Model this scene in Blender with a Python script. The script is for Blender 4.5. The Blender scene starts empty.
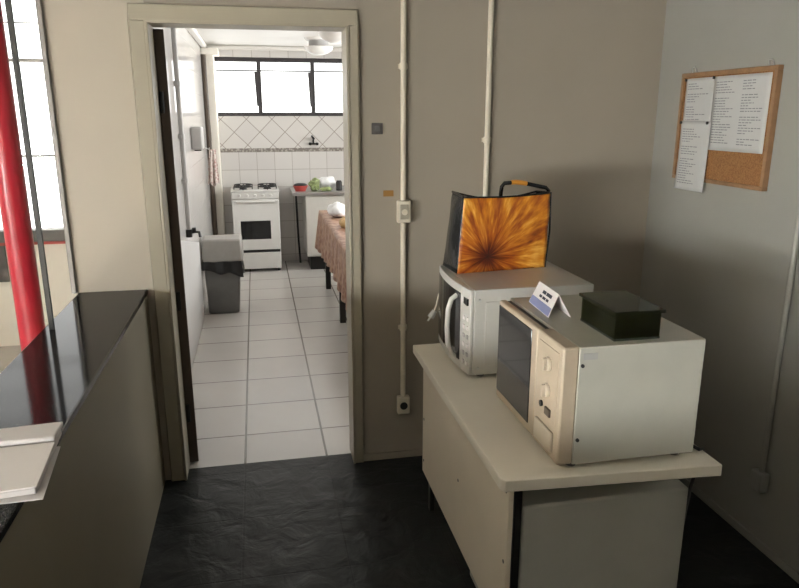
import bpy, bmesh, math, random
from mathutils import Vector, Matrix, noise
random.seed(7)
S = bpy.context.scene
COL = S.collection
R = math.radians

# ------------------------------------------------------------------ mesh builder
class MB:
    def __init__(s): s.v = []; s.f = []
    def add(s, vs, fs):
        o = len(s.v); s.v += [Vector(p) for p in vs]; s.f += [[i + o for i in f] for f in fs]; return s
    def box(s, x0, x1, y0, y1, z0, z1):
        vs = [(x, y, z) for z in (z0, z1) for y in (y0, y1) for x in (x0, x1)]
        return s.add(vs, [(0,2,3,1),(4,5,7,6),(0,1,5,4),(2,6,7,3),(0,4,6,2),(1,3,7,5)])
    def hexa(s, bot, top):                       # two quads, matching order
        n = len(bot)
        fs = [list(range(n))[::-1], list(range(n, 2*n))]
        for i in range(n):
            j = (i+1) % n; fs.append([i, j, n+j, n+i])
        return s.add(list(bot)+list(top), fs)
    def prism(s, poly, d):
        d = Vector(d); return s.hexa([Vector(p) for p in poly], [Vector(p)+d for p in poly])
    def cyl(s, a, b, r0, r1=None, n=20):
        r1 = r0 if r1 is None else r1
        a = Vector(a); b = Vector(b); t = (b-a).normalized()
        u = t.orthogonal().normalized(); w = t.cross(u)
        A = [a+(u*math.cos(2*math.pi*i/n)+w*math.sin(2*math.pi*i/n))*r0 for i in range(n)]
        B = [b+(u*math.cos(2*math.pi*i/n)+w*math.sin(2*math.pi*i/n))*r1 for i in range(n)]
        return s.hexa(A, B)
    def tube(s, pts, r, n=10):
        pts = [Vector(p) for p in pts]; m = len(pts); vs = []; u = None
        for i, p in enumerate(pts):
            t = (pts[min(i+1, m-1)]-pts[max(i-1, 0)]).normalized()
            u = t.orthogonal().normalized() if u is None else (u-t*u.dot(t)).normalized()
            w = t.cross(u); rr = r[i] if isinstance(r, (list, tuple)) else r
            vs += [p+(u*math.cos(2*math.pi*k/n)+w*math.sin(2*math.pi*k/n))*rr for k in range(n)]
        fs = [[i*n+k, i*n+(k+1) % n, (i+1)*n+(k+1) % n, (i+1)*n+k] for i in range(m-1) for k in range(n)]
        fs += [list(range(n))[::-1], list(range((m-1)*n, m*n))]
        return s.add(vs, fs)
    def lathe(s, prof, c, n=28):                 # prof: (r, z) closed by the axis
        c = Vector(c); m = len(prof)
        vs = [c+Vector((r*math.cos(2*math.pi*k/n), r*math.sin(2*math.pi*k/n), z)) for r, z in prof for k in range(n)]
        fs = [[i*n+k, i*n+(k+1) % n, (i+1)*n+(k+1) % n, (i+1)*n+k] for i in range(m-1) for k in range(n)]
        return s.add(vs, fs)
    def grid(s, fn, nu, nv, loop=False):
        vs = [fn(i/nu, j/nv) for i in range(nu+1) for j in range(nv+1)]
        fs = [[i*(nv+1)+j, (i+1)*(nv+1)+j, (i+1)*(nv+1)+j+1, i*(nv+1)+j+1] for i in range(nu) for j in range(nv)]
        return s.add(vs, fs)
    def blob(s, c, rad, amp=.25, fr=9, n=16):
        c = Vector(c); vs = []; 
        for i in range(n+1):
            th = math.pi*i/n
            for k in range(2*n):
                ph = math.pi*k/n
                d = Vector((math.sin(th)*math.cos(ph), math.sin(th)*math.sin(ph), math.cos(th)))
                p = Vector((d.x*rad[0], d.y*rad[1], d.z*rad[2]))
                q = p*(1+amp*noise.noise((c+p)*fr))+c
                q.z = max(q.z, c.z-rad[2]*.8); vs.append(q)
        fs = [[i*2*n+k, (i+1)*2*n+k, (i+1)*2*n+(k+1) % (2*n), i*2*n+(k+1) % (2*n)] for i in range(n) for k in range(2*n)]
        return s.add(vs, fs)

def world_loc(o):
    v = Vector((0, 0, 0))
    while o is not None: v += o.location; o = o.parent
    return v

def part(name, mb, m, parent=None, bevel=0, smooth=False, solid=0, label=None, seg=2, sub=0):
    off = world_loc(parent) if parent else Vector((0, 0, 0))
    me = bpy.data.meshes.new(name)
    me.from_pydata([tuple(p-off) for p in mb.v], [], mb.f); me.validate()
    bm = bmesh.new(); bm.from_mesh(me)
    bmesh.ops.remove_doubles(bm, verts=bm.verts, dist=1e-5)
    bmesh.ops.recalc_face_normals(bm, faces=bm.faces); bm.to_mesh(me); bm.free()
    me.materials.append(m)
    o = bpy.data.objects.new(name, me); COL.objects.link(o)
    if parent: o.parent = parent
    if smooth or bevel:
        me.shade_smooth(); me.set_sharp_from_angle(angle=R(40))
    if solid:
        md = o.modifiers.new('solid', 'SOLIDIFY'); md.thickness = solid; md.offset = 0
    if sub:
        md = o.modifiers.new('sub', 'SUBSURF'); md.levels = sub; md.render_levels = sub
    if bevel:
        md = o.modifiers.new('bevel', 'BEVEL'); md.width = bevel; md.segments = seg; md.limit_method = 'ANGLE'; md.angle_limit = R(35)
    if label: o['label'] = label
    return o

def tag(o, label, cat, group=None, kind=None):
    o['label'] = label; o['category'] = cat
    if group: o['group'] = group
    if kind: o['kind'] = kind
    return o

def thing(name, loc, label, cat, group=None):
    o = bpy.data.objects.new(name, None); COL.objects.link(o)
    o.empty_display_size = .05; o.location = loc
    return tag(o, label, cat, group)

def struct(name, mb, m, parent=None, label=None, cat=None, **k):
    o = part(name, mb, m, parent, **k)
    if parent is None:
        o['kind'] = 'structure'; o['label'] = label; o['category'] = cat
    return o

# ------------------------------------------------------------------ materials
class NT:
    def __init__(s, name):
        s.m = bpy.data.materials.new(name); s.m.use_nodes = True; s.t = s.m.node_tree
        s.b = s.t.nodes['Principled BSDF']; s.out = s.t.nodes['Material Output']
    def n(s, typ, **k):
        x = s.t.nodes.new(typ)
        for a, v in k.items():
            if a.startswith('i_'): x.inputs[a[2:].replace('_', ' ')].default_value = v
            else: setattr(x, a, v)
        return x
    def l(s, a, b): s.t.links.new(a, b)
    def math(s, op, a, b=None):
        x = s.n('ShaderNodeMath', operation=op)
        for i, q in enumerate((a, b)):
            if q is None: continue
            if isinstance(q, (int, float)): x.inputs[i].default_value = q
            else: s.l(q, x.inputs[i])
        return x.outputs[0]
    def ramp(s, fac, stops):
        r = s.n('ShaderNodeValToRGB'); e = r.color_ramp.elements
        while len(e) < len(stops): e.new(.5)
        for q, (p, c) in zip(e, stops): q.position = p; q.color = (*c, 1)
        s.l(fac, r.inputs[0]); return r.outputs[0]
    def mix(s, fac, a, b):
        x = s.n('ShaderNodeMix', data_type='RGBA')
        for i, q in ((0, fac), (6, a), (7, b)):
            if isinstance(q, (int, float)): x.inputs[i].default_value = q
            elif isinstance(q, tuple): x.inputs[i].default_value = (*q, 1)
            else: s.l(q, x.inputs[i])
        return x.outputs[2]
    def bump(s, h, st=.2, d=.01):
        x = s.n('ShaderNodeBump'); x.inputs['Strength'].default_value = st; x.inputs['Distance'].default_value = d
        s.l(h, x.inputs['Height']); s.l(x.outputs[0], s.b.inputs['Normal'])

def mat(name, c, rough=.5, metal=0, var=.06, scale=14, bump=0, coat=0, spec=.5):
    t = NT(name); co = t.n('ShaderNodeTexCoord').outputs['Object']
    nz = t.n('ShaderNodeTexNoise', i_Scale=scale, i_Detail=4.0); t.l(co, nz.inputs['Vector'])
    lo = tuple(max(0, q*(1-var)) for q in c); hi = tuple(min(1, q*(1+var)) for q in c)
    t.l(t.ramp(nz.outputs[0], [(.3, lo), (.7, hi)]), t.b.inputs['Base Color'])
    t.b.inputs['Roughness'].default_value = rough; t.b.inputs['Metallic'].default_value = metal
    t.b.inputs['Coat Weight'].default_value = coat; t.b.inputs['Specular IOR Level'].default_value = spec
    if bump: t.bump(nz.outputs[0], bump, .01)
    return t.m

def glass(name, tint=(1, 1, 1), refl=.08, rough=.02):
    t = NT(name); t.t.nodes.remove(t.b)
    tr = t.n('ShaderNodeBsdfTransparent'); tr.inputs[0].default_value = (*tint, 1)
    gl = t.n('ShaderNodeBsdfGlossy'); gl.inputs['Roughness'].default_value = rough
    lw = t.n('ShaderNodeLayerWeight'); lw.inputs[0].default_value = .25
    f = t.math('MULTIPLY', lw.outputs['Fresnel'], refl*6)
    f = t.math('ADD', f, refl*.3)
    mx = t.n('ShaderNodeMixShader'); t.l(f, mx.inputs[0]); t.l(tr.outputs[0], mx.inputs[1]); t.l(gl.outputs[0], mx.inputs[2])
    t.l(mx.outputs[0], t.out.inputs[0]); return t.m

def pos_uv(t, a, b, da=0., db=0.):
    g = t.n('ShaderNodeNewGeometry'); sp = t.n('ShaderNodeSeparateXYZ'); t.l(g.outputs['Position'], sp.inputs[0])
    cb = t.n('ShaderNodeCombineXYZ')
    t.l(t.math('ADD', sp.outputs['XYZ'.index(a)], da), cb.inputs[0]); t.l(t.math('ADD', sp.outputs['XYZ'.index(b)], db), cb.inputs[1])
    return cb.outputs[0], sp

def brick(t, vec, w, h, mortar, c1, c2, cm, off=0.):
    b = t.n('ShaderNodeTexBrick', offset=off, squash=1.0)
    b.inputs['Scale'].default_value = 1; b.inputs['Brick Width'].default_value = w; b.inputs['Row Height'].default_value = h
    b.inputs['Mortar Size'].default_value = mortar; b.inputs['Mortar Smooth'].default_value = .1
    for k, c in (('Color1', c1), ('Color2', c2), ('Mortar', cm)): b.inputs[k].default_value = (*c, 1)
    t.l(vec, b.inputs['Vector']); return b

def m_slate():
    t = NT('dark_slate_tiles'); v, _ = pos_uv(t, 'X', 'Y', .133+4.1, -3.124+8.2)
    b = brick(t, v, .41, .41, .004, (.014, .016, .016), (.018, .020, .019), (.006, .006, .006))
    nz = t.n('ShaderNodeTexNoise', i_Scale=8.0, i_Detail=6.0, i_Distortion=.5); t.l(v, nz.inputs['Vector'])
    c = t.mix(.5, b.outputs[0], t.ramp(nz.outputs[0], [(.3, (.008, .010, .010)), (.75, (.032, .035, .033))]))
    t.l(c, t.b.inputs['Base Color'])
    t.l(t.ramp(nz.outputs[0], [(.3, (.34,)*3), (.7, (.5,)*3)]), t.b.inputs['Roughness'])
    t.b.inputs['Specular IOR Level'].default_value = .28
    h = t.math('ADD', nz.outputs[0], t.math('MULTIPLY', b.outputs['Fac'], -1.0)); t.bump(h, .9, .014)
    return t.m

def m_ktile_floor():
    t = NT('cream_floor_tiles'); v, _ = pos_uv(t, 'X', 'Y', .133+4.1, -3.534+4.1)
    b = brick(t, v, .41, .41, .006, (.64, .62, .59), (.60, .58, .56), (.13, .115, .10))
    nz = t.n('ShaderNodeTexNoise', i_Scale=6.0, i_Detail=6.0); t.l(v, nz.inputs['Vector'])
    c = t.mix(t.math('MULTIPLY', nz.outputs[0], .3), b.outputs[0], (.44, .41, .37)); t.l(c, t.b.inputs['Base Color'])
    t.b.inputs['Roughness'].default_value = .27; t.b.inputs['IOR'].default_value = 1.75
    t.b.inputs['Specular IOR Level'].default_value = .5
    t.bump(t.math('MULTIPLY', b.outputs['Fac'], -1.0), .4, .003); return t.m

def m_wtile(diag):
    t = NT('white_wall_tiles_diagonal' if diag else 'white_wall_tiles')
    if diag:
        v, sp = pos_uv(t, 'X', 'Z', .395+4, -1.283+4)
        b1 = brick(t, v, .2, .2, .003, (.66, .64, .615), (.62, .60, .585), (.40, .37, .34))
        rot = t.n('ShaderNodeVectorRotate', rotation_type='Z_AXIS'); rot.inputs['Angle'].default_value = R(45); t.l(v, rot.inputs['Vector'])
        mp = t.n('ShaderNodeVectorMath', operation='ADD'); t.l(rot.outputs[0], mp.inputs[0]); mp.inputs[1].default_value = (10.04, 10.07, 0)
        b2 = brick(t, mp.outputs[0], .2, .2, .004, (.66, .64, .615), (.63, .61, .59), (.33, .30, .27))
        z = sp.outputs[2]; up = t.math('MULTIPLY', t.math('GREATER_THAN', z, 1.325), t.math('LESS_THAN', z, 1.7)); band = t.math('MULTIPLY', t.math('GREATER_THAN', z, 1.283), t.math('LESS_THAN', z, 1.325))
        vo = t.n('ShaderNodeTexVoronoi', i_Scale=38.0); t.l(v, vo.inputs['Vector'])
        bc = t.ramp(vo.outputs['Distance'], [(.2, (.45, .42, .38)), (.6, (.22, .2, .18))])
        c = t.mix(band, t.mix(up, b1.outputs[0], b2.outputs[0]), bc)
        h = t.math('ADD', b1.outputs['Fac'], 0.)
    else:
        v, sp = pos_uv(t, 'Y', 'Z', 4.0, -1.283+4)
        b1 = brick(t, v, .2, .2, .002, (.64, .62, .60), (.62, .60, .58), (.62, .60, .58)); c = b1.outputs[0]; h = b1.outputs['Fac']
    t.l(c, t.b.inputs['Base Color']); t.b.inputs['Roughness'].default_value = .12 if not diag else .2
    t.bump(t.math('MULTIPLY', h, -1.0), .15, .002); return t.m

def m_granite():
    t = NT('black_granite'); v, _ = pos_uv(t, 'X', 'Y')
    nz = t.n('ShaderNodeTexNoise', i_Scale=260.0, i_Detail=2.0); t.l(v, nz.inputs['Vector'])
    t.l(t.ramp(nz.outputs[0], [(.5, (.010, .010, .011)), (.72, (.045, .043, .042))]), t.b.inputs['Base Color'])
    t.b.inputs['Roughness'].default_value = .09; t.b.inputs['IOR'].default_value = 1.4; t.b.inputs['Specular IOR Level'].default_value = .12; return t.m

def m_flower():
    t = NT('orange_flower_print'); co = t.n('ShaderNodeTexCoord').outputs['Object']
    sp = t.n('ShaderNodeSeparateXYZ'); t.l(co, sp.inputs[0])
    x = t.math('SUBTRACT', sp.outputs[0], .128); z = t.math('SUBTRACT', sp.outputs[2], .062)
    a = t.math('ARCTAN2', x, z); r = t.math('SQRT', t.math('ADD', t.math('MULTIPLY', x, x), t.math('MULTIPLY', z, z)))
    cb = t.n('ShaderNodeCombineXYZ'); t.l(t.math('MULTIPLY', a, 3.4), cb.inputs[0]); t.l(t.math('MULTIPLY', r, 4.0), cb.inputs[1])
    nz = t.n('ShaderNodeTexNoise', i_Scale=1.7, i_Detail=3.0, i_Roughness=.5, i_Distortion=.35); t.l(cb.outputs[0], nz.inputs['Vector'])
    nf = t.n('ShaderNodeTexNoise', i_Scale=5.5, i_Detail=3.0); t.l(cb.outputs[0], nf.inputs['Vector'])
    f = t.math('ADD', t.math('MULTIPLY', nz.outputs[0], .72), t.math('MULTIPLY', nf.outputs[0], .28))
    pet = t.ramp(f, [(.30, (.13, .022, .003)), (.42, (.40, .095, .006)), (.54, (.68, .25, .015)), (.68, (.95, .56, .12))])
    rr = t.math('ADD', r, t.math('MULTIPLY', t.math('SUBTRACT', nz.outputs[0], .5), .05))
    rd = t.ramp(rr, [(.0, (.04, .01, .012)), (.03, (.16, .04, .02)), (.09, (.7, .52, .45)), (.19, (1, 1, 1))])
    mx = t.n('ShaderNodeMix', data_type='RGBA', blend_type='MULTIPLY'); mx.inputs[0].default_value = 1
    t.l(pet, mx.inputs[6]); t.l(rd, mx.inputs[7]); t.l(mx.outputs[2], t.b.inputs['Base Color'])
    t.b.inputs['Roughness'].default_value = .5; t.bump(nf.outputs[0], .3, .006); return t.m

def m_pattern(name, stops, scale, rough=.8):
    t = NT(name); co = t.n('ShaderNodeTexCoord').outputs['Object']
    vo = t.n('ShaderNodeTexVoronoi', i_Scale=scale); t.l(co, vo.inputs['Vector'])
    nz = t.n('ShaderNodeTexNoise', i_Scale=scale*.6, i_Detail=3.0); t.l(co, nz.inputs['Vector'])
    f = t.math('ADD', t.math('MULTIPLY', vo.outputs['Distance'], .6), t.math('MULTIPLY', nz.outputs[0], .5))
    t.l(t.ramp(f, stops), t.b.inputs['Base Color']); t.b.inputs['Roughness'].default_value = rough; return t.m

def m_cork():
    t = NT('cork'); co = t.n('ShaderNodeTexCoord').outputs['Object']
    nz = t.n('ShaderNodeTexNoise', i_Scale=160.0, i_Detail=3.0); t.l(co, nz.inputs['Vector'])
    t.l(t.ramp(nz.outputs[0], [(.35, (.20, .085, .030)), (.65, (.30, .15, .055))]), t.b.inputs['Base Color'])
    t.b.inputs['Roughness'].default_value = .9; t.bump(nz.outputs[0], .3, .002); return t.m

M = dict(dark_rear=mat('dark_rear_wall', (.07, .05, .035), .5, var=.3, scale=8),
    wall=mat('warm_wall_paint', (.335, .293, .238), .5, var=.03, scale=3, bump=.03),
    pier=mat('lit_wall_paint', (.47, .42, .345), .5, var=.03, scale=3), walll=mat('shaded_wall_paint', (.19, .165, .115), .5, var=.04, scale=3), wallr=mat('grey_wall_paint', (.30, .292, .262), .5, var=.03, scale=3, bump=.03),  # left end painted brighter as if lit, low wall painted darker as shaded
    white=mat('white_paint', (.78, .76, .72), .6, var=.02, scale=3),
    cream=mat('cream_hall_paint', (.88, .84, .76), .6, var=.02, scale=3),
    casing=mat('cream_gloss_paint', (.37, .335, .26), .35, var=.04, scale=5),
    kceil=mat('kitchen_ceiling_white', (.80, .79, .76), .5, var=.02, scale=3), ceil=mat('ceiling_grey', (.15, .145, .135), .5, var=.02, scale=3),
    slate=m_slate(), ktile=m_ktile_floor(), wtile=m_wtile(False), wtiled=m_wtile(True), granite=m_granite(),
    hallfloor=mat('hall_floor', (.30, .28, .25), .35, var=.08, scale=4),
    alu=mat('grey_aluminium', (.30, .29, .28), .45, .5), blackmetal=mat('black_metal', (.018, .017, .017), .4, .3),
    darkframe=mat('dark_frame', (.045, .04, .042), .45), red=mat('red_gloss_paint', (.40, .014, .03), .35, coat=.1),
    pane=glass('window_glass', (.97, .98, .98), .06), conduit=mat('ivory_plastic', (.68, .62, .50), .4),
    grey=mat('grey_plastic', (.13, .125, .12), .5), plate=mat('dark_grey_plate', (.10, .09, .085), .4),
    sticker=mat('amber_sticker', (.30, .15, .04), .5), darkhole=mat('black_plastic', (.012, .012, .012), .4),
    dial=mat('pale_dial_plastic', (.52, .45, .35), .4), beige=mat('beige_plastic', (.45, .37, .275), .4), mwbody=mat('off_white_enamel', (.46, .45, .39), .35, var=.03),
    white_en=mat('white_enamel', (.52, .505, .465), .3, var=.02), dglass=mat('dark_oven_glass', (.012, .012, .013), .08, coat=.5),
    desk=mat('grey_laminate', (.80, .75, .65), .38, var=.03, scale=6), deskp=mat('beige_laminate_panel', (.74, .66, .54), .45, var=.03, scale=5),
    ped=mat('pale_grey_cabinet', (.42, .415, .37), .5, var=.02), flower=m_flower(), bagblack=mat('black_woven_plastic', (.012, .013, .014), .22, bump=.2, scale=60),
    baginner=mat('pale_bag_lining', (.34, .31, .25), .6), orange=mat('orange_grip', (.62, .26, .03), .4),
    gglass=glass('dark_green_acrylic', (.46, .50, .32), .10, .06), glidg=glass('dark_green_lid_acrylic', (.30, .36, .22), .14, .05), glid=mat('dark_green_lid', (.016, .02, .016), .15, coat=.4),
    card=mat('white_card', (.74, .70, .68), .6, var=.02), blue=mat('blue_print', (.20, .22, .38), .6), ink=mat('dark_ink', (.03, .03, .05), .7),
    greyink=mat('grey_ink', (.22, .22, .23), .8), paper=mat('white_paper', (.50, .495, .48), .7, var=.02), cork=m_cork(),
    wood=mat('pine_frame', (.27, .15, .075), .5, var=.2, scale=25), steel=mat('steel', (.55, .55, .54), .3, .9),
    pad=mat('greyish_white_paper', (.58, .55, .54), .6, var=.03), stovewhite=mat('stove_enamel', (.62, .61, .585), .3, var=.02),
    black=mat('cast_iron', (.012, .012, .013), .5), chrome=mat('chrome', (.7, .7, .7), .15, 1),
    bing=mat('grey_bin_plastic', (.16, .16, .155), .5), lid=mat('warm_grey_lid', (.27, .255, .235), .45), binbag=mat('black_bin_bag', (.012, .012, .012), .3, bump=.5, scale=30),
    cloth=m_pattern('terracotta_tablecloth', [(.25, (.34, .17, .11)), (.45, (.20, .08, .05)), (.62, (.38, .23, .15))], 22, .4),
    towel=m_pattern('floral_towel', [(.25, (.62, .52, .48)), (.42, (.42, .24, .22)), (.55, (.66, .58, .54))], 34),
    brown=mat('dark_brown_paint', (.085, .062, .045), .5), stain=mat('stainless', (.42, .41, .40), .35, .8),
    redp=mat('red_plastic', (.40, .06, .05), .4), green=mat('green_leaves', (.22, .27, .11), .6, var=.5, scale=40, bump=.5),
    plastic=mat('white_plastic_bag', (.75, .75, .76), .35, var=.08, scale=20), bread=mat('golden_bread', (.55, .36, .15), .6, var=.3, scale=25),
    opal=mat('opal_glass', (.80, .79, .76), .2), pvc=mat('grey_pvc', (.40, .39, .38), .4), board=mat('white_board', (.56, .55, .54), .4, var=.02),
    cable=mat('dark_cable', (.05, .05, .05), .5),
)

# ------------------------------------------------------------------ setting
HX, HY0, HY1, HZ0, HZ1 = -3.1, -5.0, .9, .95, 1.29       # hall side wall; unseen strip window, sized to shape the light
WB, WK = 3.12, 3.26            # back wall: room face, kitchen face
OL, OR, OT = -.414, .412, 2.068
struct('wall_back_lit', MB().box(-.795, OL, WB, WK, 0, 2.75), M['pier'], label='left end of the back wall beside the kitchen doorway, its bright light in the paint', cat='wall')  # light on this end of the back wall is put into its paint
b = MB(); b.box(OR, 2.5, WB, WK, 0, 2.75); b.box(OL, OR, WB, WK, OT, 2.75)
struct('wall_back', b, M['wall'], label='warm grey plaster wall around the kitchen doorway', cat='wall')
struct('wall_right', MB().box(1.915, 2.05, -2.5, WB, 0, 2.75), M['wallr'], label='pale grey wall behind the cork notice board', cat='wall')
struct('wall_left', MB().box(-.775, -.506, -2.5, WB, 0, .9245), M['walll'], label='low wall below the black granite counter, its shade in the paint', cat='wall')  # shade on the low wall is put into its paint
struct('wall_front', MB().box(-.775, 2.05, -2.65, -2.5, 0, 2.75), M['dark_rear'], label='wall behind the viewer', cat='wall')  # unseen wall, made dark to keep bounced light low
struct('wall_hall_far', MB().box(HX, -.62, 5.42, 5.6, 0, .80).box(-.95, -.62, 5.42, 5.6, .80, 2.75).box(HX, -.95, 5.42, 5.6, 2.68, 2.75).box(HX, -2.9, 5.42, 5.6, .80, 2.68), M['cream'],
       label='cream wall under the bright window beyond the counter', cat='wall')
struct('wall_hall_left', MB().box(HX-.15, HX, -5.3, 5.6, 0, HZ0).box(HX-.15, HX, -5.3, 5.6, HZ1, 2.75).box(HX-.15, HX, -5.3, HY0, HZ0, HZ1).box(HX-.15, HX, HY1, 5.6, HZ0, HZ1), M['cream'],
       label='side wall of the hall beyond the counter', cat='wall')
struct('floor', MB().box(-.64, 2.05, -2.5, 3.212, -.1, 0), M['slate'], label='dark slate tile floor', cat='floor')
struct('floor_kitchen', MB().box(-.64, 2.5, 3.212, 8.3, -.1, 0), M['ktile'], label='pale square floor tiles of the kitchen', cat='floor')
struct('floor_hall', MB().box(HX-.15, -.64, -5.3, 5.6, -.1, 0), M['hallfloor'], label='grey floor beyond the counter', cat='floor')
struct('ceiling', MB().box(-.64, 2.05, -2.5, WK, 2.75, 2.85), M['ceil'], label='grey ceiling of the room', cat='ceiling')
struct('ceiling_hall', MB().box(HX-.15, -.64, -5.3, WK, 2.75, 2.85).box(HX-.15, -.62, WK, 5.6, 2.75, 2.85), M['kceil'], label='white ceiling of the hall', cat='ceiling')
struct('ceiling_kitchen', MB().box(-.62, 2.5, WK, 8.3, 2.43, 2.53), M['kceil'], label='white ceiling of the kitchen', cat='ceiling')
struct('wall_kitchen_left', MB().box(-.62, -.52, WK, 8.3, 0, 2.75), M['wtile'], label='glossy white tiled wall left in the kitchen', cat='wall')
KB = 8.15
struct('wall_kitchen_back', MB().box(-.52, 2.5, KB, 8.3, 0, 1.68).box(-.52, 2.5, KB, 8.3, 2.31, 2.43).box(-.52, -.47, KB, 8.3, 1.68, 2.31).box(2.2, 2.5, KB, 8.3, 1.68, 2.31), M['wtiled'],
       label='white tiled wall behind the stove with diagonal tiles under the window', cat='wall')
struct('wall_kitchen_right', MB().box(2.4, 2.5, WK, KB, 0, 1.2).box(2.4, 2.5, WK, KB, 2.2, 2.43).box(2.4, 2.5, WK, 4.6, 1.2, 2.2).box(2.4, 2.5, 7.0, KB, 1.2, 2.2), M['white'],
       label='kitchen side wall out of view', cat='wall')
struct('wall_hall_near', MB().box(HX-.15, -.625, -5.45, -5.3, 0, 2.75).box(-.775, -.625, -5.3, -2.65, 0, 2.75), M['cream'], label='near end walls of the hall out of view', cat='wall')
# trims
b = MB()
for x0, x1 in ((-.478, OL), (OR, .455)):
    b.box(x0, x1, WB-.022, WB, 0, OT)
b.box(-.478, .455, WB-.022, WB, OT, 2.132)
struct('trim_1', b, M['casing'], label='cream painted casing around the kitchen doorway', cat='door frame', bevel=.006)
b = MB(); b.box(OL, OL+.010, WB-.026, WK, 0, OT).box(OR-.010, OR, WB-.026, WK, 0, OT).box(OL, OR, WB-.026, WK, OT-.010, OT)
struct('trim_2', b, M['casing'], label='cream jamb lining inside the kitchen doorway', cat='door frame', bevel=.003)
struct('trim_3', MB().box(-.815, -.795, WB-.02, WK+.01, .947, 2.75), M['alu'], label='grey aluminium strip capping the wall end over the counter', cat='trim', bevel=.003)
struct('trim_4', MB().box(-.515, -.46, WK, KB, 2.38, 2.43).box(-.46, 2.4, KB-.05, KB, 2.38, 2.43), M['white'], label='white cornice along the kitchen ceiling', cat='trim', bevel=.015)
struct('trim_5', MB().box(-.478, -.395, 7.95, KB, 0, 2.33).box(-.52, -.34, 7.90, KB, 2.31, 2.38), M['cream'], label='cream pilaster left of the kitchen window', cat='pilaster', bevel=.008)
struct('baseboard_back', MB().box(.455, 1.915, WB-.008, WB, 0, .035), M['wall'], label='low baseboard under the back wall', cat='baseboard')
struct('baseboard_right', MB().box(1.907, 1.915, -2.5, WB-.008, 0, .035), M['wallr'], label='low baseboard under the right wall', cat='baseboard')
# door leaf folded into the kitchen
P, Q = Vector((-.362, WK+.004, 0)), Vector((-.455, 4.02, 0)); d = (Q-P).normalized(); nrm = Vector((-d.y, d.x, 0))
b = MB().prism([P+Vector((0,0,.01)), Q+Vector((0,0,.01)), Q+nrm*.048+Vector((0,0,.01)), P+nrm*.048+Vector((0,0,.01))], (0, 0, 2.043))
dl = struct('door_1', b, M['brown'], label='dark brown door leaf folded open into the kitchen', cat='door', bevel=.002)
for z in (.28, .85, 1.75):
    part('hinge', MB().cyl((-.392, WK-.006, z-.045), (-.392, WK-.006, z+.045), .009), M['blackmetal'], dl, label='black hinge')

# windows
def window(name, label, rects, bars, pane, fm, bevel=.004):
    b = MB(); [b.box(*r) for r in rects+bars]
    w = part(name, b, fm, bevel=bevel); tag(w, label, 'window', kind='structure')
    for q in pane: part('window_pane', MB().box(*q), M['pane'], w, label='clear pane of glass')
    return w
y0, y1 = KB+.03, KB+.09
xs = (-.47, .075, .672, 1.27, 2.2)
fr = [(-.47, 2.2, y0, y1, 1.68, 1.72), (-.47, 2.2, y0, y1, 2.265, 2.31), (-.47, -.43, y0, y1, 1.68, 2.31), (2.16, 2.2, y0, y1, 1.68, 2.31)]
bars = [(x-.022, x+.022, y0, y1, 1.72, 2.265) for x in xs[1:4]]+[(-.43, 2.16, y0+.015, y1-.015, 2.165, 2.178)]
wk = window('window_1', 'wide black framed kitchen window of tilting sashes above the diagonal tiles', fr, bars,
       [(xs[i], xs[i+1], KB+.058, KB+.062, 1.70, 2.29) for i in range(4)], M['darkframe'])
for x, ln in ((.083, .09), (.68, .10), (1.28, .10)):    # sash stiles tilted into the room
    part('sash_stile', MB().prism([(x-.06, KB+.03, 2.16), (x-.022, KB+.03, 2.16), (x-.022, KB-.005, 1.80), (x-.045, KB-.005, 1.78)], (0, .03, 0)), M['darkframe'], wk, bevel=.003)
Y0, Y1 = 5.47, 5.52
fr = [(-2.9, -.95, Y0, Y1, .80, .86), (-2.9, -.95, Y0, Y1, 2.63, 2.68), (-2.9, -2.85, Y0, Y1, .86, 2.63), (-1.0, -.95, Y0, Y1, .86, 2.63)]
bars = [(-2.85, -1.0, Y0+.01, Y1-.01, 2.055, 2.078), (-2.85, -1.0, Y0+.015, Y1-.015, 1.40, 1.415), (-2.85, -1.0, Y0+.015, Y1-.015, 2.31, 2.318)]
window('window_2', 'bright hall window with thin grey crossbars beyond the counter', fr, bars, [(-2.85, -1.0, 5.493, 5.497, .86, 2.63)], M['alu'])
struct('trim_6', MB().box(-2.95, -.9, 5.36, 5.47, .80, .885), M['grey'], label='grey sill under the hall window', cat='window sill', bevel=.006)
struct('trim_7', MB().box(-2.95, -.9, 5.385, 5.42, .775, .80), M['redp'], label='thin red strip under the hall window sill', cat='trim')
X0, X1 = HX-.1, HX-.05
fr = [(X0, X1, HY0, HY1, HZ0, HZ0+.02), (X0, X1, HY0, HY1, HZ1-.02, HZ1), (X0, X1, HY0, HY0+.05, HZ0+.02, HZ1-.02), (X0, X1, HY1-.05, HY1, HZ0+.02, HZ1-.02)]
bars = [(X0, X1, y-.02, y+.02, HZ0+.02, HZ1-.02) for y in (-3.6, -2.2, -.8)]
window('window_3', 'unseen strip window in the hall side wall, sized to shape the light', fr, bars, [(HX-.077, HX-.073, HY0+.05, HY1-.05, HZ0+.02, HZ1-.02)], M['alu'])
fr = [(2.43, 2.47, 4.6, 7.0, 1.2, 1.24), (2.43, 2.47, 4.6, 7.0, 2.16, 2.2), (2.43, 2.47, 4.6, 4.64, 1.24, 2.16), (2.43, 2.47, 6.96, 7.0, 1.24, 2.16)]
window('window_4', 'kitchen side window out of view', fr, [(2.43, 2.47, 5.78, 5.82, 1.24, 2.16)], [(2.448, 2.452, 4.64, 6.96, 1.24, 2.16)], M['darkframe'])

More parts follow.
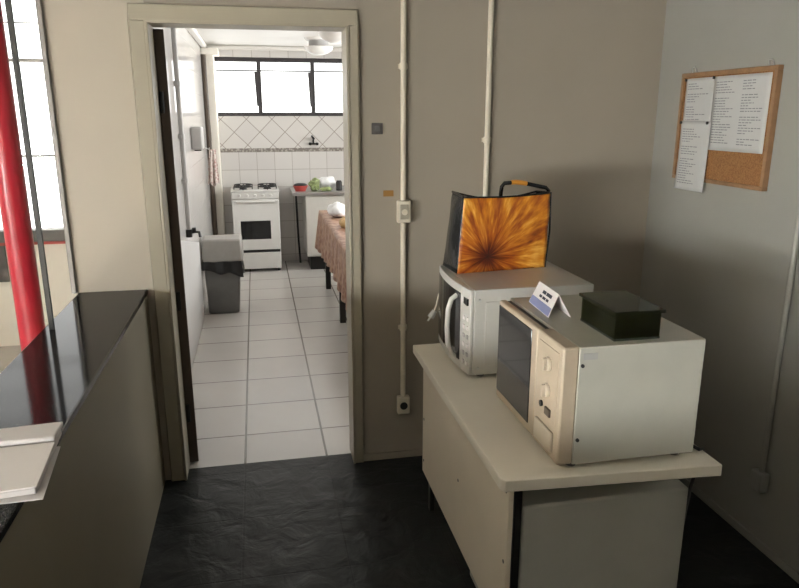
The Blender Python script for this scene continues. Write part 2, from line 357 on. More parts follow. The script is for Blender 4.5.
# ------------------------------------------------------------------ counter side
tag(part('granite_countertop', MB().box(-.79, -.503, -2.5, WB, .925, .947), M['granite'], bevel=.004),
    'polished black granite top along the low left wall', 'countertop')
tag(part('red_column', MB().cyl((-.960, 3.0, 0), (-.960, 3.0, 2.75), .051, n=40), M['red'], smooth=True), 'round glossy red steel column beyond the counter', 'column')
tag(part('black_post', MB().box(-.765, -.746, 2.565, 2.574, .947, 2.75), M['darkhole'], bevel=.002), 'slim black post standing on the outer edge of the granite counter', 'post')
tag(part('dark_board', MB().box(-2.7, -1.835, 5.405, 5.42, .50, .774), M['plate'], bevel=.003), 'dark grey board below the hall window sill behind the red column', 'board')

def sheet(name, poly, z0, z1, m, parent=None, **k):
    return part(name, MB().prism([(x, y, z0) for x, y in poly], (0, 0, z1-z0)), m, parent, **k)
t = sheet('paper_sheet', [(-.457, 1.352), (-.483, 1.588), (-.72, 1.60), (-.70, 1.345)], .9475, .9495, M['pad'])
tag(t, 'single paper sheet lowest on the granite counter, jutting over its edge', 'paper')
bk = thing('document_folder', (-.6, 1.5, .9495), 'thick stack of whitish papers lying on the black counter at lower left', 'documents')
sheet('lower_papers', [(-.474, 1.372), (-.495, 1.652), (-.74, 1.63), (-.72, 1.345)], .9495, .966, M['pad'], bk, bevel=.004)
sheet('cover_sheet', [(-.472, 1.370), (-.489, 1.57), (-.74, 1.56), (-.72, 1.343)], .966, .969, M['card'], bk)
sheet('upper_papers', [(-.490, 1.580), (-.492, 1.664), (-.742, 1.64), (-.74, 1.565)], .966, .980, M['pad'], bk, bevel=.004)

# ------------------------------------------------------------------ back wall fittings
def conduit(name, x, ztop, zbot, label, clips, boxes):
    t = thing(name, (x, WB, zbot), label, 'conduit', None)
    part('pipe', MB().cyl((x, WB-.015, zbot), (x, WB-.015, ztop), .0125), M['conduit'], t, smooth=True)
    for z in clips: part('pipe_clip', MB().cyl((x, WB-.015, z-.014), (x, WB-.015, z+.014), .017).box(x-.022, x+.022, WB-.008, WB, z-.01, z+.01), M['conduit'], t, smooth=True)
    for z, h, hole in boxes:
        o = part('socket_box', MB().box(x-.030, x+.032, WB-.036, WB, z-h, z+h), M['conduit'], t, bevel=.006)
        if hole == 'dark': part('socket_outlet', MB().cyl((x, WB-.040, z), (x, WB-.03, z), .019), M['darkhole'], o, label='round black outlet')
        else:
            part('face_plate', MB().box(x-.018, x+.020, WB-.041, WB-.034, z-.034, z+.034), M['casing'], o, bevel=.002)
            part('rocker', MB().cyl((x+.001, WB-.046, z), (x+.001, WB-.038, z), .014), M['conduit'], o)
conduit('wall_conduit', .655, 2.75, .34, 'ivory surface conduit with two outlet boxes right of the doorway', (1.905, .7), ((1.264, .052, 'sw'), (.298, .046, 'dark')))
conduit('wall_conduit', 1.052, 2.75, .93, 'ivory surface conduit dropping behind the orange flower bag', (1.585, 2.3), ())
sw = thing('switch_plate', (.537, WB, 1.638), 'small dark grey square plate on the wall beside the door casing', 'wall plate')
part('plate', MB().box(.512, .563, WB-.008, WB, 1.613, 1.663), M['plate'], sw, bevel=.003)
part('button', MB().box(.526, .549, WB-.012, WB-.007, 1.626, 1.650), M['grey'], sw, bevel=.002)
st = tag(part('wall_sticker', MB().box(.564, .612, WB-.0015, WB, 1.333, 1.361), M['sticker']), 'small amber sticker on the wall just above the upper outlet box', 'sticker')
# right wall conduit
rc = thing('wall_conduit', (1.915, 2.11, .27), 'thin ivory conduit running down the right wall below the notice board', 'conduit')
part('pipe', MB().cyl((1.90, 2.11, .30), (1.90, 2.11, 2.75), .011), M['wallr'], rc, smooth=True)
part('socket_box', MB().box(1.875, 1.915, 2.08, 2.14, .25, .33), M['wallr'], rc, bevel=.005)

# notice board
nb = thing('notice_board', (1.915, 2.6, 1.415), 'wooden framed cork notice board on the right wall', 'notice board')
BX = 1.898
part('cork_panel', MB().box(BX, 1.915, 2.32, 2.89, 1.43, 1.865), M['cork'], nb)
for n_, q in (('frame_rail', (1.890, 1.914, 2.305, 2.903, 1.858, 1.876)), ('frame_rail', (1.890, 1.914, 2.305, 2.903, 1.414, 1.430)),
              ('frame_stile', (1.890, 1.914, 2.305, 2.322, 1.430, 1.858)), ('frame_stile', (1.890, 1.914, 2.889, 2.903, 1.430, 1.858))):
    part(n_, MB().box(*q), M['wood'], nb, bevel=.002)
for y in (2.835, 2.362):
    part('hanging_hook', MB().tube([(1.908, y-.012, 1.872), (1.902, y-.012, 1.895), (1.902, y, 1.90), (1.902, y+.012, 1.895), (1.908, y+.012, 1.872)], .0025, 8), M['steel'], nb, smooth=True)
def note(label, y0, y1, z0, z1, x, cols, curl=0.):
    def f(u, v):
        y = y1+(y0-y1)*u; z = z1+(z0-z1)*v
        return Vector((x-curl*max(0, v-.45)**2-.0015*math.sin(u*5), y, z))
    p = part('paper_notice', MB().grid(f, 12, 14), M['paper'], solid=.0008, smooth=True); tag(p, label, 'paper notice', 'papers pinned to the notice board')
    rnd = random.Random(int(y0*1000))
    for c0, c1 in cols:
        b = MB(); z = z1-.022
        while z > z0+.03:
            if rnd.random() < .16: z -= .012; continue
            y = c1; end = c0+(c1-c0)*rnd.choice((.05, .3, .45, .6, .2))
            while y > end+.006:
                w = min(rnd.uniform(.008, .026), y-end); u = (y1-y)/(y1-y0); v = (z1-z)/(z1-z0); q = f(u, v).x-.0012
                b.box(q-.0004, q+.0004, y-w, y, z-.0035, z); y -= w+.005
            z -= .0105
        part('printed_column', b, M['greyink'], p, label='column of grey print')
    return p
note('left upper white paper pinned to the cork board under the frame top', 2.672, 2.868, 1.60, 1.852, 1.8955, [(2.70, 2.85)])
note('wide white paper with two columns of print on the cork board', 2.338, 2.672, 1.553, 1.852, 1.8955, [(2.53, 2.655), (2.36, 2.49)])
note('narrow white paper hanging below the bottom left of the cork board', 2.658, 2.864, 1.372, 1.672, 1.887, [(2.70, 2.845)], .02)
for y, z, x, l in ((2.862, 1.846, 1.8935, 'dark push pin at the top left corner of the cork board'), (2.668, 1.848, 1.8935, 'dark push pin at the top edge between two papers'),
                (2.856, 1.664, 1.885, 'dark push pin at the left of the hanging paper'), (2.668, 1.664, 1.885, 'dark push pin at the right of the hanging paper')):
    t = thing('push_pin', (x, y, z), l, 'push pin', 'push pins on the notice board')
    part('head', MB().cyl((x-.009, y, z), (x-.004, y, z), .0065, .006), M['blackmetal'], t, smooth=True)
    part('needle', MB().cyl((x-.004, y, z), (x+.006, y, z), .0015, n=8), M['steel'], t)

# ------------------------------------------------------------------ desk
dk = thing('desk', (.9, 2.1, 0), 'grey laminate desk carrying two microwaves against the right wall', 'desk')
part('desktop', MB().prism([(.610, 1.556, .715), (.600, 1.570, .715), (.612, 2.70, .715), (1.236, 2.70, .715), (1.236, 1.517, .715)], (0, 0, .035)), M['desk'], dk, bevel=.003)
mp_ = part('modesty_panel', MB().box(.650, .666, 1.630, 2.665, .175, .715), M['deskp'], dk, bevel=.002)
for y in (1.65, 2.12, 2.64):
    for z in (.235, .43, .66):
        if y == 2.12 and z == .235: continue
        part('screw', MB().cyl((.6485, y, z), (.651, y, z), .006, n=12), M['grey'], mp_)
for x, y in ((.682, 1.65), (.682, 2.62), (1.19, 2.62), (1.19, 2.2)):
    part('leg', MB().box(x-.011, x+.011, y-.018, y+.018, 0, .715), M['blackmetal'], dk, bevel=.003)
pc = thing('drawer_cabinet', (.96, 1.85, 0), 'pale grey cabinet tucked under the near end of the desk', 'cabinet')
part('body', MB().box(.702, 1.238, 1.648, 2.12, .03, .603), M['ped'], pc, bevel=.008, seg=3)
part('plinth', MB().box(.72, 1.21, 1.68, 2.10, 0, .03), M['blackmetal'], pc)

# white microwave -------------------------------------------------
wm = thing('microwave_oven', (.98, 2.52, .75), 'white microwave with rounded handle under the orange flower bag', 'microwave')
part('body', MB().box(.757, 1.22, 2.302, 2.738, .765, 1.09), M['white_en'], wm, bevel=.004)
def bulge(y): 
    u = (y-2.52)/.218; return .757-.014-.020*(1-u*u)
def slab(y0, y1, z0, z1, dx0, dx1, n=8):
    b = MB(); ys = [y0+(y1-y0)*i/n for i in range(n+1)]
    fr_ = [(bulge(y)+dx0, y) for y in ys]; bk_ = [(.757+dx1, y) for y in reversed(ys)]
    return b.prism([(x, y, z0) for x, y in fr_+bk_], (0, 0, z1-z0))
dr = part('door', slab(2.372, 2.738, .767, 1.09, 0, -.001), M['white_en'], wm, bevel=.003)
part('door_window', slab(2.385, 2.728, .80, 1.062, -.002, -.012), M['dglass'], dr, label='black door glass')
part('door_handle', MB().tube([(bulge(2.42)-.0, 2.42, .800), (bulge(2.42)-.018, 2.42, .812), (bulge(2.42)-.032, 2.42, .85), (bulge(2.42)-.037, 2.42, .92), (bulge(2.42)-.034, 2.42, .99),
     (bulge(2.42)-.022, 2.42, 1.03), (bulge(2.42)-.0, 2.42, 1.045)], .0095, 12), M['white_en'], dr, smooth=True, label='curved white handle')
cp = part('control_panel', slab(2.302, 2.370, .767, 1.09, 0, -.001), M['white_en'], wm, bevel=.003)
part('display', MB().box(bulge(2.335)-.004, bulge(2.335)+.003, 2.315, 2.357, 1.03, 1.055), M['dglass'], cp, label='small dark display')
for k in range(6):
    for y in (2.322, 2.350):
        part('button', MB().box(bulge(y)-.003, bulge(y)+.003, y-.009, y+.009, .80+k*.034, .815+k*.034), M['pvc'] if (k in (1, 3)) else M['card'], cp, bevel=.001)
sp_ = part('side_panel', MB().box(.80, 1.18, 2.299, 2.303, .80, 1.045), M['white_en'], wm, bevel=.002)
for x, z in ((.778, 1.052), (.90, 1.052), (.778, .792), (.90, .792)):
    part('screw', MB().cyl((x, 2.298, z), (x, 2.303, z), .005, n=12), M['steel'], sp_)
for x in (.80, 1.18):
    for y in (2.34, 2.70): part('foot', MB().cyl((x, y, .75), (x, y, .766), .016, .02), M['grey'], wm)
cd = part('power_cord', MB().tube([(1.235, 2.66, .86), (1.24, 2.74, .90), (1.15, 2.775, .97), (.95, 2.785, 1.0), (.80, 2.785, .985), (.755, 2.79, .95), (.748, 2.80, .90), (.738, 2.80, .872)], .004, 8), M['conduit'], wm, smooth=True)
part('plug', MB().cyl((.742, 2.80, .876), (.722, 2.80, .846), .011, .015, 14).cyl((.722, 2.80, .846), (.711, 2.80, .830), .004, n=8), M['white_en'], cd, smooth=True, label='white plug')

wm.location += Vector((-.016, -.030, 0))
# beige microwave --------------------------------------------------
bmw = thing('microwave_oven', (.97, 1.83, .75), 'old beige microwave with dark glass door and dials at the near end of the desk', 'microwave')
part('body', MB().box(.808, 1.180, 1.575, 2.095, .766, 1.106), M['mwbody'], bmw, bevel=.003)
part('seal', MB().box(.788, .809, 1.752, 2.085, .775, 1.098), M['blackmetal'], bmw)
dr = part('door', MB().box(.764, .789, 1.752, 2.078, .768, 1.106), M['beige'], bmw, bevel=.006)
part('door_window', MB().box(.761, .766, 1.790, 2.068, .796, 1.092), M['dglass'], dr, bevel=.002, label='dark door glass')
cp = part('control_panel', MB().box(.762, .809, 1.575, 1.748, .768, 1.108), M['beige'], bmw, bevel=.006)
part('panel_inlay', MB().box(.7605, .763, 1.598, 1.730, .872, 1.085), M['beige'], cp, bevel=.001)
for z in (1.035, .958):
    k_ = part('dial', MB().cyl((.752, 1.658, z), (.761, 1.658, z), .019, .021, 24), M['dial'], cp, bevel=.002)
    part('dial_grip', MB().box(.742, .753, 1.653, 1.663, z-.018, z+.018), M['dial'], k_, bevel=.002)
part('start_button', MB().cyl((.755, 1.69, .905), (.762, 1.69, .905), .009, n=16), M['darkhole'], cp, label='small round black button')
part('power_switch', MB().box(.755, .762, 1.628, 1.662, .886, .909), M['brown'], cp, bevel=.002, label='brown rectangular switch')
part('door_button', MB().box(.752, .763, 1.605, 1.722, .790, .852), M['dial'], cp, bevel=.005, label='wide pale door button')
part('badge', MB().box(.820, .860, 1.5735, 1.576, 1.071, 1.089), M['pvc'], bmw, label='small grey badge')
for z in (1.055, .84): part('screw', MB().cyl((.818, 1.571, z), (.818, 1.576, z), .005, n=12), M['darkhole'], bmw)
for x in (.82, 1.14):
    for y in (1.61, 2.06): part('foot', MB().cyl((x, y, .75), (x, y, .767), .015, .019), M['grey'], bmw)
cd = part('power_cord', MB().tube([(1.178, 1.80, .80), (1.20, 1.75, .77), (1.205, 1.66, .757), (1.22, 1.60, .756), (1.246, 1.62, .745), (1.250, 1.66, .6), (1.255, 1.70, .3), (1.28, 1.72, .05), (1.32, 1.78, .006), (1.45, 1.95, .006)], .005, 8), M['cable'], bmw, smooth=True, label='dark power cord')

# green box
gb = thing('green_box', (.985, 1.70, 1.106), 'dark green translucent box with overhanging lid on the beige microwave', 'box')
gx0, gx1, gy0, gy1, gz0, gz1 = .922, 1.056, 1.606, 1.806, 1.106, 1.180
b = MB().box(gx0, gx1, gy0, gy0+.004, gz0, gz1).box(gx0, gx1, gy1-.004, gy1, gz0, gz1).box(gx0, gx0+.004, gy0+.004, gy1-.004, gz0, gz1).box(gx1-.004, gx1, gy0+.004, gy1-.004, gz0, gz1)
part('walls', b, M['gglass'], gb)
part('base', MB().box(gx0-.001, gx1+.001, gy0-.001, gy1+.001, gz0, gz0+.006), M['glid'], gb)
part('lid', MB().box(gx0-.008, gx1+.008, gy0-.010, gy1+.008, gz1, gz1+.010), M['glidg'], gb, bevel=.002)

# tent card: ridge along y, printed face towards -x
tc = thing('tent_card', (.88, 1.93, 1.106), 'folded white tent card with blue foot on the beige microwave', 'card')
A0, A1 = Vector((.850, 2.035, 1.1065)), Vector((.838, 1.850, 1.1065))
B0, B1 = Vector((.918, 2.045, 1.1065)), Vector((.906, 1.840, 1.1065))
T0, T1 = Vector((.893, 2.055, 1.168)), Vector((.880, 1.875, 1.170))
def facepanel(a, b_, c, d_, off=0.0006):
    n_ = (b_-a).cross(d_-a).normalized()*off; return MB().hexa([a-n_, b_-n_, c-n_, d_-n_], [a+n_, b_+n_, c+n_, d_+n_])
part('front_flap', facepanel(A0, A1, T1, T0), M['card'], tc)
part('rear_flap', facepanel(B1, B0, T0, T1), M['card'], tc)
nf = (A1-A0).cross(T0-A0).normalized()
if nf.x > 0: nf = -nf
def onf(u, v): return A0.lerp(A1, u).lerp(T0.lerp(T1, u), v)+nf*.0012
def fq(u0, u1, v0, v1): return facepanel(onf(u0, v0), onf(u1, v0), onf(u1, v1), onf(u0, v1), .0003)
part('blue_band', fq(.02, .98, .02, .36), M['blue'], tc, label='blue printed band')
b = MB()
for v0, v1, us in ((.66, .80, ((.36, .52), (.55, .80))), (.46, .57, ((.30, .42), (.45, .60), (.63, .74)))):
    for u0, u1 in us: b.v += [] ; q = fq(u0, u1, v0, v1); b.add(q.v, q.f)
part('printed_lines', b, M['ink'], tc, label='two lines of dark print')

# flower bag ------------------------------------------------------
bg = thing('shopping_bag', (.753, 2.537, 1.0902), 'open shopping bag with orange flower print and black sides on the white microwave', 'bag')
ZB = 1.0905
f0, f1 = Vector((.753, 2.537, ZB)), Vector((1.143, 2.585, ZB))
k0, k1 = Vector((.742, 2.705, ZB)), Vector((1.135, 2.735, ZB))
ft0, ft1 = Vector((.772, 2.530, 1.391)), Vector((1.150, 2.583, 1.394))
kt0, kt1 = Vector((.772, 2.690, 1.395)), Vector((1.150, 2.730, 1.385))
def bil(a, b_, c, d_, u, v): return a.lerp(b_, u).lerp(d_.lerp(c, u), v)
def panel(a, b_, c, d_, bow, sag=0., push=None):
    nn = (b_-a).cross(d_-a).normalized()
    def f(u, v):
        p = bil(a, b_, c, d_, u, v); w = math.sin(math.pi*u)
        p = p+nn*(bow*w*math.sin(math.pi*min(1, v*1.02))+.004*noise.noise(p*14)); p.z -= sag*w*v; return p
    return f
part('front_panel', MB().grid(panel(f0, f1, ft1, ft0, .010, .006), 24, 18), M['flower'], bg, solid=.0006, smooth=True)
part('rear_panel', MB().grid(panel(k0, k1, kt1, kt0, .004, .03), 16, 12), M['baginner'], bg, solid=.0015, smooth=True, label='rear panel with pale lining')
part('side_gusset', MB().grid(panel(k0, f0, ft0, kt0, .018), 12, 14), M['bagblack'], bg, solid=.0015, smooth=True, label='shiny black side')
part('side_gusset', MB().grid(panel(f1, k1, kt1, ft1, .012), 12, 14), M['bagblack'], bg, solid=.0015, smooth=True, label='shiny black side')
part('bottom', MB().prism([f0, f1, k1, k0], (0, 0, .002)), M['bagblack'], bg)
def edge(a, b_, sag): return [a.lerp(b_, i/12)+Vector((0, 0, -sag*math.sin(math.pi*i/12)+.001)) for i in range(13)]
part('rim', MB().tube(edge(ft0, ft1, .006), .0035, 8).tube(edge(kt0, kt1, .03), .004, 8).tube(edge(kt0, ft0, 0), .005, 8).tube(edge(ft1, kt1, .0), .004, 8).tube([f1, f1.lerp(ft1, .5)+Vector((.008, 0, 0)), ft1], .004, 8), M['bagblack'], bg, smooth=True, label='black bound rim')
def hp(pts, m, lab, parent): return part('handle' if parent is bg else 'grip', MB().tube(pts, .0085, 10), m, parent, smooth=True, label=lab)
hy = 2.712
h_ = hp([(.985, hy, 1.33), (.986, hy, 1.385), (.989, hy, 1.41), (1.0, hy, 1.424), (1.05, hy+.002, 1.427), (1.10, hy+.003, 1.420), (1.16, hy+.004, 1.407), (1.185, hy+.004, 1.402), (1.198, hy+.004, 1.39), (1.192, hy+.006, 1.35), (1.14, hy+.012, 1.33)], M['bagblack'], 'black loop handle standing up', bg)
hp([(1.03, hy+.001, 1.4268), (1.05, hy+.002, 1.4275), (1.075, hy+.003, 1.4245), (1.098, hy+.003, 1.4207)], M['orange'], 'orange grip', h_).scale = (1, 1, 1)
h_.data.update()
for o in bpy.data.objects:
    if o.name.startswith('grip'):
        for v in o.data.vertices: v.co += v.normal*.0015

# ------------------------------------------------------------------ kitchen
sv = thing('gas_stove', (-.04, 7.85, 0), 'white gas stove standing against the tiled kitchen wall', 'stove')
sx0, sx1, sy0, sy1 = -.285, .218, 7.62, 8.10
part('body', MB().box(sx0, sx1, sy0+.02, sy1, .03, .885), M['stovewhite'], sv, bevel=.006)
part('hob', MB().box(sx0-.006, sx1+.006, sy0-.008, sy1, .885, .905), M['stovewhite'], sv, bevel=.006)
pn = part('control_panel', MB().box(sx0, sx1, sy0, sy0+.03, .81, .884), M['stovewhite'], sv, bevel=.006)
for i in range(5): part('knob', MB().cyl((-.20+i*.083, sy0-.016, .847), (-.20+i*.083, sy0, .847), .013, .016), M['stovewhite'], pn, smooth=True)
dr = part('oven_door', MB().box(sx0, sx1, sy0-.004, sy0+.02, .248, .803), M['stovewhite'], sv, bevel=.008)
part('door_window', MB().box(-.205, .118, sy0-.007, sy0-.001, .368, .572), M['dglass'], dr, bevel=.004, label='dark oven window')
part('door_handle', MB().box(-.24, .17, sy0-.030, sy0-.004, .772, .790), M['stovewhite'], dr, bevel=.006)
part('drawer', MB().box(sx0, sx1, sy0-.002, sy0+.02, .035, .218), M['stovewhite'], sv, bevel=.006)
part('gap_strip', MB().box(sx0+.01, sx1-.01, sy0+.012, sy0+.03, .215, .250), M['black'], sv)  # black strip put in as the dark gap above the drawer
for x in (-.16, .10):
    for y in (7.74, 7.97):
        bn = part('burner', MB().cyl((x, y, .905), (x, y, .922), .045, .035), M['black'], sv, smooth=True)
        g_ = MB()
        g_.tube([(x+.10*math.cos(k*math.pi/12), y+.10*math.sin(k*math.pi/12), .934) for k in range(25)], .005, 6)
        for k in range(4):
            c, s_ = math.cos(k*math.pi/2), math.sin(k*math.pi/2); g_.box(*sorted((x+.03*c-.005, x+.10*c+.005)), *sorted((y+.03*s_-.005, y+.10*s_+.005)), .930, .94)
            g_.box(x+.098*c-.005, x+.098*c+.005, y+.098*s_-.005, y+.098*s_+.005, .905, .935)
        part('pan_support', g_, M['black'], bn)
for x in (sx0+.03, sx1-.03):
    for y in (sy0+.05, sy1-.04): part('foot', MB().cyl((x, y, 0), (x, y, .031), .016), M['black'], sv)

# bin
bn = thing('rubbish_bin', (-.34, 6.12, 0), 'tall grey bin with raised lid and black bag on the kitchen floor', 'bin')
def rect(x0, x1, y0, y1, z): return [(x0, y0, z), (x1, y0, z), (x1, y1, z), (x0, y1, z)]
part('body', MB().hexa(rect(-.475, -.215, 5.985, 6.235, 0), rect(-.492, -.182, 5.965, 6.26, .47)), M['bing'], bn, bevel=.02, seg=3)
def skirt(u, v):
    p = [(-.496, 5.955), (-.175, 5.955), (-.175, 6.268), (-.496, 6.268), (-.496, 5.955)]
    k = min(3, int(u*4)); w = u*4-k; x = p[k][0]+(p[k+1][0]-p[k][0])*w; y = p[k][1]+(p[k+1][1]-p[k][1])*w
    hem = .40-.055*(x+.49)/.31 + .012*math.sin(u*46); z = .50+(hem-.50)*v
    fl = .012*math.sin(u*60)*v+.012*v; cx, cy = -.335, 6.11; dd = Vector((x-cx, y-cy, 0)).normalized()
    return Vector((x, y, z))+dd*fl
part('bin_bag', MB().grid(skirt, 80, 6), M['binbag'], bn, solid=.002, smooth=True, label='black bag folded over the rim')
part('lid', MB().hexa(rect(-.503, -.155, 5.945, 6.275, .468), rect(-.495, -.165, 5.985, 6.25, .662)), M['lid'], bn, bevel=.02, seg=3, label='warm grey swing lid')

# table
tb = thing('kitchen_table', (.97, 5.55, 0), 'long dark legged table at the right of the kitchen', 'table')
part('tabletop', MB().box(.595, 1.35, 4.25, 6.81, .74, .772), M['brown'], tb, bevel=.003)
for x in (.645, 1.30):
    for y in (4.33, 5.52, 6.70): part('leg', MB().box(x-.025, x+.025, y-.025, y+.025, 0, .74), M['blackmetal'], tb, bevel=.004)
def cl(u, v):
    x = .583+.78*u; y = 4.23+2.59*v; return Vector((x, y, .775+.001*math.sin(9*x+5*y)))
b = MB().grid(cl, 20, 50)
per = [(.583, 4.23), (.583, 6.82), (1.363, 6.82), (1.363, 4.23), (.583, 4.23)]
def sk(u, v):
    k = min(3, int(u*4)); w = u*4-k; x = per[k][0]+(per[k+1][0]-per[k][0])*w; y = per[k][1]+(per[k+1][1]-per[k][1])*w
    nx, ny = ((-1, 0), (0, 1), (1, 0), (0, -1))[k]; e = min(w, 1-w); cf = max(0, 1-e*9)
    L = .36+.02*math.sin(u*37)+.02*cf
    fl = v*(.018+.016*math.sin((y if nx else x)*24+k))+.0
    if cf > 0:
        sx = -1 if x < .97 else 1; sy = -1 if y < 5.5 else 1
        return Vector((x+nx*fl*(1-cf)+sx*cf*v*.05, y+ny*fl*(1-cf)+sy*cf*v*.05, .775-L*v))
    return Vector((x+nx*fl, y+ny*fl, .775-L*v))
b.grid(sk, 240, 10)
tag(part('tablecloth', b, M['cloth'], solid=.002, smooth=True), 'terracotta patterned cloth hanging over the long kitchen table', 'tablecloth')
tag(part('plastic_bag', MB().blob((.735, 6.35, .835), (.10, .16, .065), .45, 14), M['plastic'], smooth=True), 'crumpled white plastic bag on the patterned tablecloth', 'plastic bag')
tag(part('bread_loaf', MB().blob((.71, 5.72, .815), (.055, .12, .045), .2, 12), M['bread'], smooth=True), 'small golden brown loaf on the tablecloth near the doorway side', 'bread')

# sink counter
sk_ = thing('sink_counter', (.95, 7.8, 0), 'steel topped sink unit on a white cabinet right of the stove', 'sink unit')
part('worktop', MB().box(.362, 1.7, 7.50, 8.14, .845, .88), M['stain'], sk_, bevel=.004)
part('cabinet', MB().box(.50, 1.66, 7.53, 8.12, .165, .845), M['white_en'], sk_, bevel=.004)
part('plinth', MB().box(.54, 1.62, 7.62, 8.10, 0, .165), M['blackmetal'], sk_)
part('leg', MB().tube([(.40, 7.55, .845), (.43, 7.9, .3), (.45, 8.02, .0)], .012, 8), M['blackmetal'], sk_)
for i in (0, 1):
    dr = part('door', MB().box(.505+i*.58, 1.075+i*.58, 7.518, 7.532, .18, .83), M['white_en'], sk_, bevel=.003)
    part('door_handle', MB().box(1.02+i*.04, 1.035+i*.04, 7.50, 7.52, .6, .72), M['chrome'], dr)
rb = thing('basin', (.46, 7.68, .88), 'red basin with dark contents at the left end of the sink', 'basin')
part('bowl', MB().lathe([(0, .0), (.055, .0), (.085, .06), (.082, .062), (.05, .008), (0, .008)], (.46, 7.68, .88)), M['redp'], rb, smooth=True)
part('contents', MB().blob((.46, 7.68, .945), (.075, .075, .025), .2, 15), M['black'], rb, smooth=True, label='dark contents')
tag(part('leafy_greens', MB().blob((.615, 7.70, .94), (.055, .075, .07), .6, 26), M['green'], smooth=True), 'bunch of leafy greens beside the red basin', 'vegetables')
tag(part('leafy_greens', MB().blob((.735, 7.585, .905), (.065, .035, .025), .5, 26), M['green'], smooth=True), 'low flat strip of greens along the sink edge before the white bag', 'vegetables')
tag(part('plastic_bag', MB().blob((.77, 7.80, .945), (.10, .10, .075), .4, 14), M['plastic'], smooth=True), 'white plastic bag on the sink counter behind the greens', 'plastic bag')
tag(part('dark_jar', MB().lathe([(0, 0), (.035, 0), (.035, .09), (.025, .11), (0, .11)], (.885, 7.66, .88)), M['blackmetal'], smooth=True), 'small dark jar on the sink counter beside the door frame', 'jar')
tp = thing('wall_tap', (.655, KB, 1.40), 'small dark wall tap above the sink on the tile band', 'tap')
part('spout', MB().tube([(.655, KB, 1.425), (.655, KB-.08, 1.43), (.63, KB-.11, 1.46)], .012, 10), M['blackmetal'], tp, smooth=True)
for x in (.615, .695): part('valve', MB().cyl((x, KB, 1.37), (x, KB-.05, 1.37), .016), M['blackmetal'], tp, smooth=True)
part('body', MB().cyl((.615, KB-.03, 1.37), (.695, KB-.03, 1.37), .008).cyl((.655, KB-.01, 1.37), (.655, KB-.01, 1.43), .01), M['blackmetal'], tp, smooth=True)

# left wall of kitchen
pp = thing('water_pipe', (-.50, 5.05, .84), 'grey pipe with black tap on the left kitchen wall', 'pipe')
part('pipe', MB().cyl((-.498, 5.05, .90), (-.498, 5.05, 2.38), .017), M['pvc'], pp, smooth=True)
for z in (1.25, 1.55, 1.9): part('pipe_clip', MB().cyl((-.498, 5.05, z-.018), (-.498, 5.05, z+.018), .022).box(-.52, -.495, 5.01, 5.09, z-.01, z+.01), M['pvc'], pp, smooth=True)
part('tap', MB().cyl((-.498, 5.05, .85), (-.498, 5.05, .905), .022).tube([(-.498, 5.05, .88), (-.46, 5.06, .885), (-.43, 5.07, .88), (-.425, 5.07, .845)], .010, 8).box(-.475, -.45, 5.04, 5.08, .89, .915), M['blackmetal'], pp, smooth=True, label='black tap')
tag(part('white_board', MB().prism([(-.519, 4.3, 0), (-.519, 5.89, 0), (-.519, 5.925, .655), (-.519, 4.3, .963)], (.010, 0, 0)), M['board'], bevel=.003), 'white board leaning on the left kitchen wall behind the bin', 'board')
ds = thing('towel_dispenser', (-.48, 6.1, 1.41), 'grey paper dispenser on the left kitchen wall', 'dispenser')
part('case', MB().box(-.52, -.43, 5.98, 6.22, 1.415, 1.60), M['pvc'], ds, bevel=.015, seg=3)
part('outlet', MB().box(-.50, -.445, 6.03, 6.17, 1.405, 1.416), M['darkhole'], ds)
tw = thing('hand_towel', (-.47, 7.45, 1.0), 'floral hand towel hanging on the left kitchen wall past the dispenser', 'towel')
def twf(u, v):
    return Vector((-.505+.035*(1-v)+.115*u*(.55+.45*v), 7.43+.02*math.sin(u*15)*(.3+v), 1.35-.36*v+.02*math.sin(u*9)*v))
part('cloth', MB().grid(twf, 26, 16), M['towel'], tw, solid=.004, smooth=True)
part('hook', MB().tube([(-.52, 7.43, 1.37), (-.49, 7.43, 1.36), (-.47, 7.43, 1.35), (-.468, 7.43, 1.37)], .005, 8), M['steel'], tw, smooth=True)
tag(part('shade_strip', MB().cyl((-.493, 7.87, 0), (-.493, 7.87, 2.31), .026), M['brown'], smooth=True), 'dark brown vertical strip for the shaded gap beside the cream pilaster', 'pipe')  # upright strip standing in for shade between wall and pilaster

# ceiling lamps
for x, y, lb in ((.66, 7.2, 'white bowl ceiling lamp nearer the kitchen window'), (.69, 5.98, 'white bowl ceiling lamp half hidden by the door frame top')):
    t = thing('ceiling_lamp', (x, y, 2.43), lb, 'ceiling lamp', 'bowl ceiling lamps in the kitchen')
    part('bowl', MB().lathe([(0, 2.268), (.05, 2.272), (.10, 2.290), (.132, 2.318), (.142, 2.345), (.138, 2.348), (.09, 2.345), (0, 2.345)], (x, y, 0)), M['opal'], t, smooth=True)
    part('collar', MB().lathe([(0, 2.344), (.098, 2.344), (.098, 2.402), (0, 2.402)], (x, y, 0)), M['pvc'], t, smooth=True)
    part('canopy', MB().lathe([(0, 2.400), (.12, 2.404), (.145, 2.43), (0, 2.43)], (x, y, 0)), M['opal'], t, smooth=True)

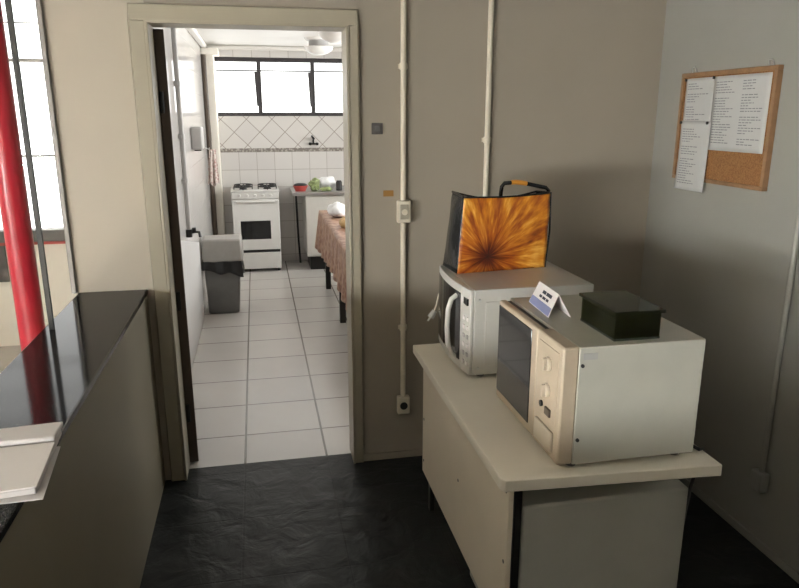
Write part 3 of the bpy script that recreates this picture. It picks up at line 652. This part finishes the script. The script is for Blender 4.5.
# ------------------------------------------------------------------ light
SKY_HALL, SKY_KITCHEN, SKY_DIM, SUN = 90.0, 15.5, 3.0, 330.0
w = bpy.data.worlds.new('overcast_sky'); S.world = w; w.use_nodes = True
bgn = w.node_tree.nodes['Background']; bgn.inputs[0].default_value = (1.0, .985, .96, 1)
nt = w.node_tree; tc_ = nt.nodes.new('ShaderNodeTexCoord'); 
def lobe(d, a, b_, val):           # smooth brightening of the sky towards direction d
    dt = nt.nodes.new('ShaderNodeVectorMath'); dt.operation = 'DOT_PRODUCT'; dt.inputs[1].default_value = Vector(d).normalized()
    nt.links.new(tc_.outputs['Generated'], dt.inputs[0])
    mr = nt.nodes.new('ShaderNodeMapRange'); mr.interpolation_type = 'SMOOTHSTEP'; nt.links.new(dt.outputs['Value'], mr.inputs[0])
    mr.inputs[1].default_value = a; mr.inputs[2].default_value = b_; mr.inputs[3].default_value = 0; mr.inputs[4].default_value = val
    return mr.outputs[0]
def add(a, b_):
    x = nt.nodes.new('ShaderNodeMath'); x.operation = 'ADD'
    for k, q in enumerate((a, b_)):
        if isinstance(q, float): x.inputs[k].default_value = q
        else: nt.links.new(q, x.inputs[k])
    return x.outputs[0]
nt.links.new(add(add(lobe((-.85, -.5, .1), .3, .8, SKY_HALL), lobe((1, 0, .2), .2, .8, SKY_KITCHEN)), SKY_DIM), bgn.inputs[1])
def portal(loc, rot, sx, sy):
    l = bpy.data.lights.new('daylight_portal', 'AREA'); l.shape = 'RECTANGLE'; l.size = sx; l.size_y = sy; l.cycles.is_portal = True
    o = bpy.data.objects.new('daylight_portal', l); COL.objects.link(o); o.location = loc; o.rotation_euler = rot
portal((.865, KB+.12, 1.995), (R(-90), 0, 0), 2.67, .63)       # faces -y
portal((-1.925, 5.56, 1.74), (R(-90), 0, 0), 1.95, 1.88)
portal((HX-.12, (HY0+HY1)/2, (HZ0+HZ1)/2), (0, R(-90), 0), HZ1-HZ0, HY1-HY0)           # faces +x
portal((2.49, 5.8, 1.7), (0, R(90), 0), 1.0, 2.4)             # faces -x

sl = bpy.data.lights.new('sun', 'SUN'); sl.energy = SUN; sl.angle = R(.6); sl.color = (1, .96, .88)
so = bpy.data.objects.new('sun', sl); COL.objects.link(so); so.location = (-8, -5, 6)
so.rotation_euler = Vector((.80, .42, -.62)).to_track_quat('-Z', 'Y').to_euler()      # falls through the hall window onto the hall floor

# ------------------------------------------------------------------ camera
cam = bpy.data.cameras.new('camera'); co_ = bpy.data.objects.new('camera', cam); COL.objects.link(co_)
cam.sensor_width = 36; cam.lens = 685/799*36; cam.clip_start = .02
co_.location = (0, 0, 1.7); co_.rotation_euler = (R(90-14.7), 0, R(-11.6))
S.camera = co_
S.view_settings.view_transform = 'Standard'; S.view_settings.look = 'None'
S.view_settings.exposure = 0.0; S.view_settings.gamma = 1; S.view_settings.use_curve_mapping = False
S.cycles.use_denoising = True; S.cycles.max_bounces = 10; S.cycles.diffuse_bounces = 6; S.cycles.glossy_bounces = 4; S.cycles.transparent_max_bounces = 12
S.cycles.caustics_reflective = True
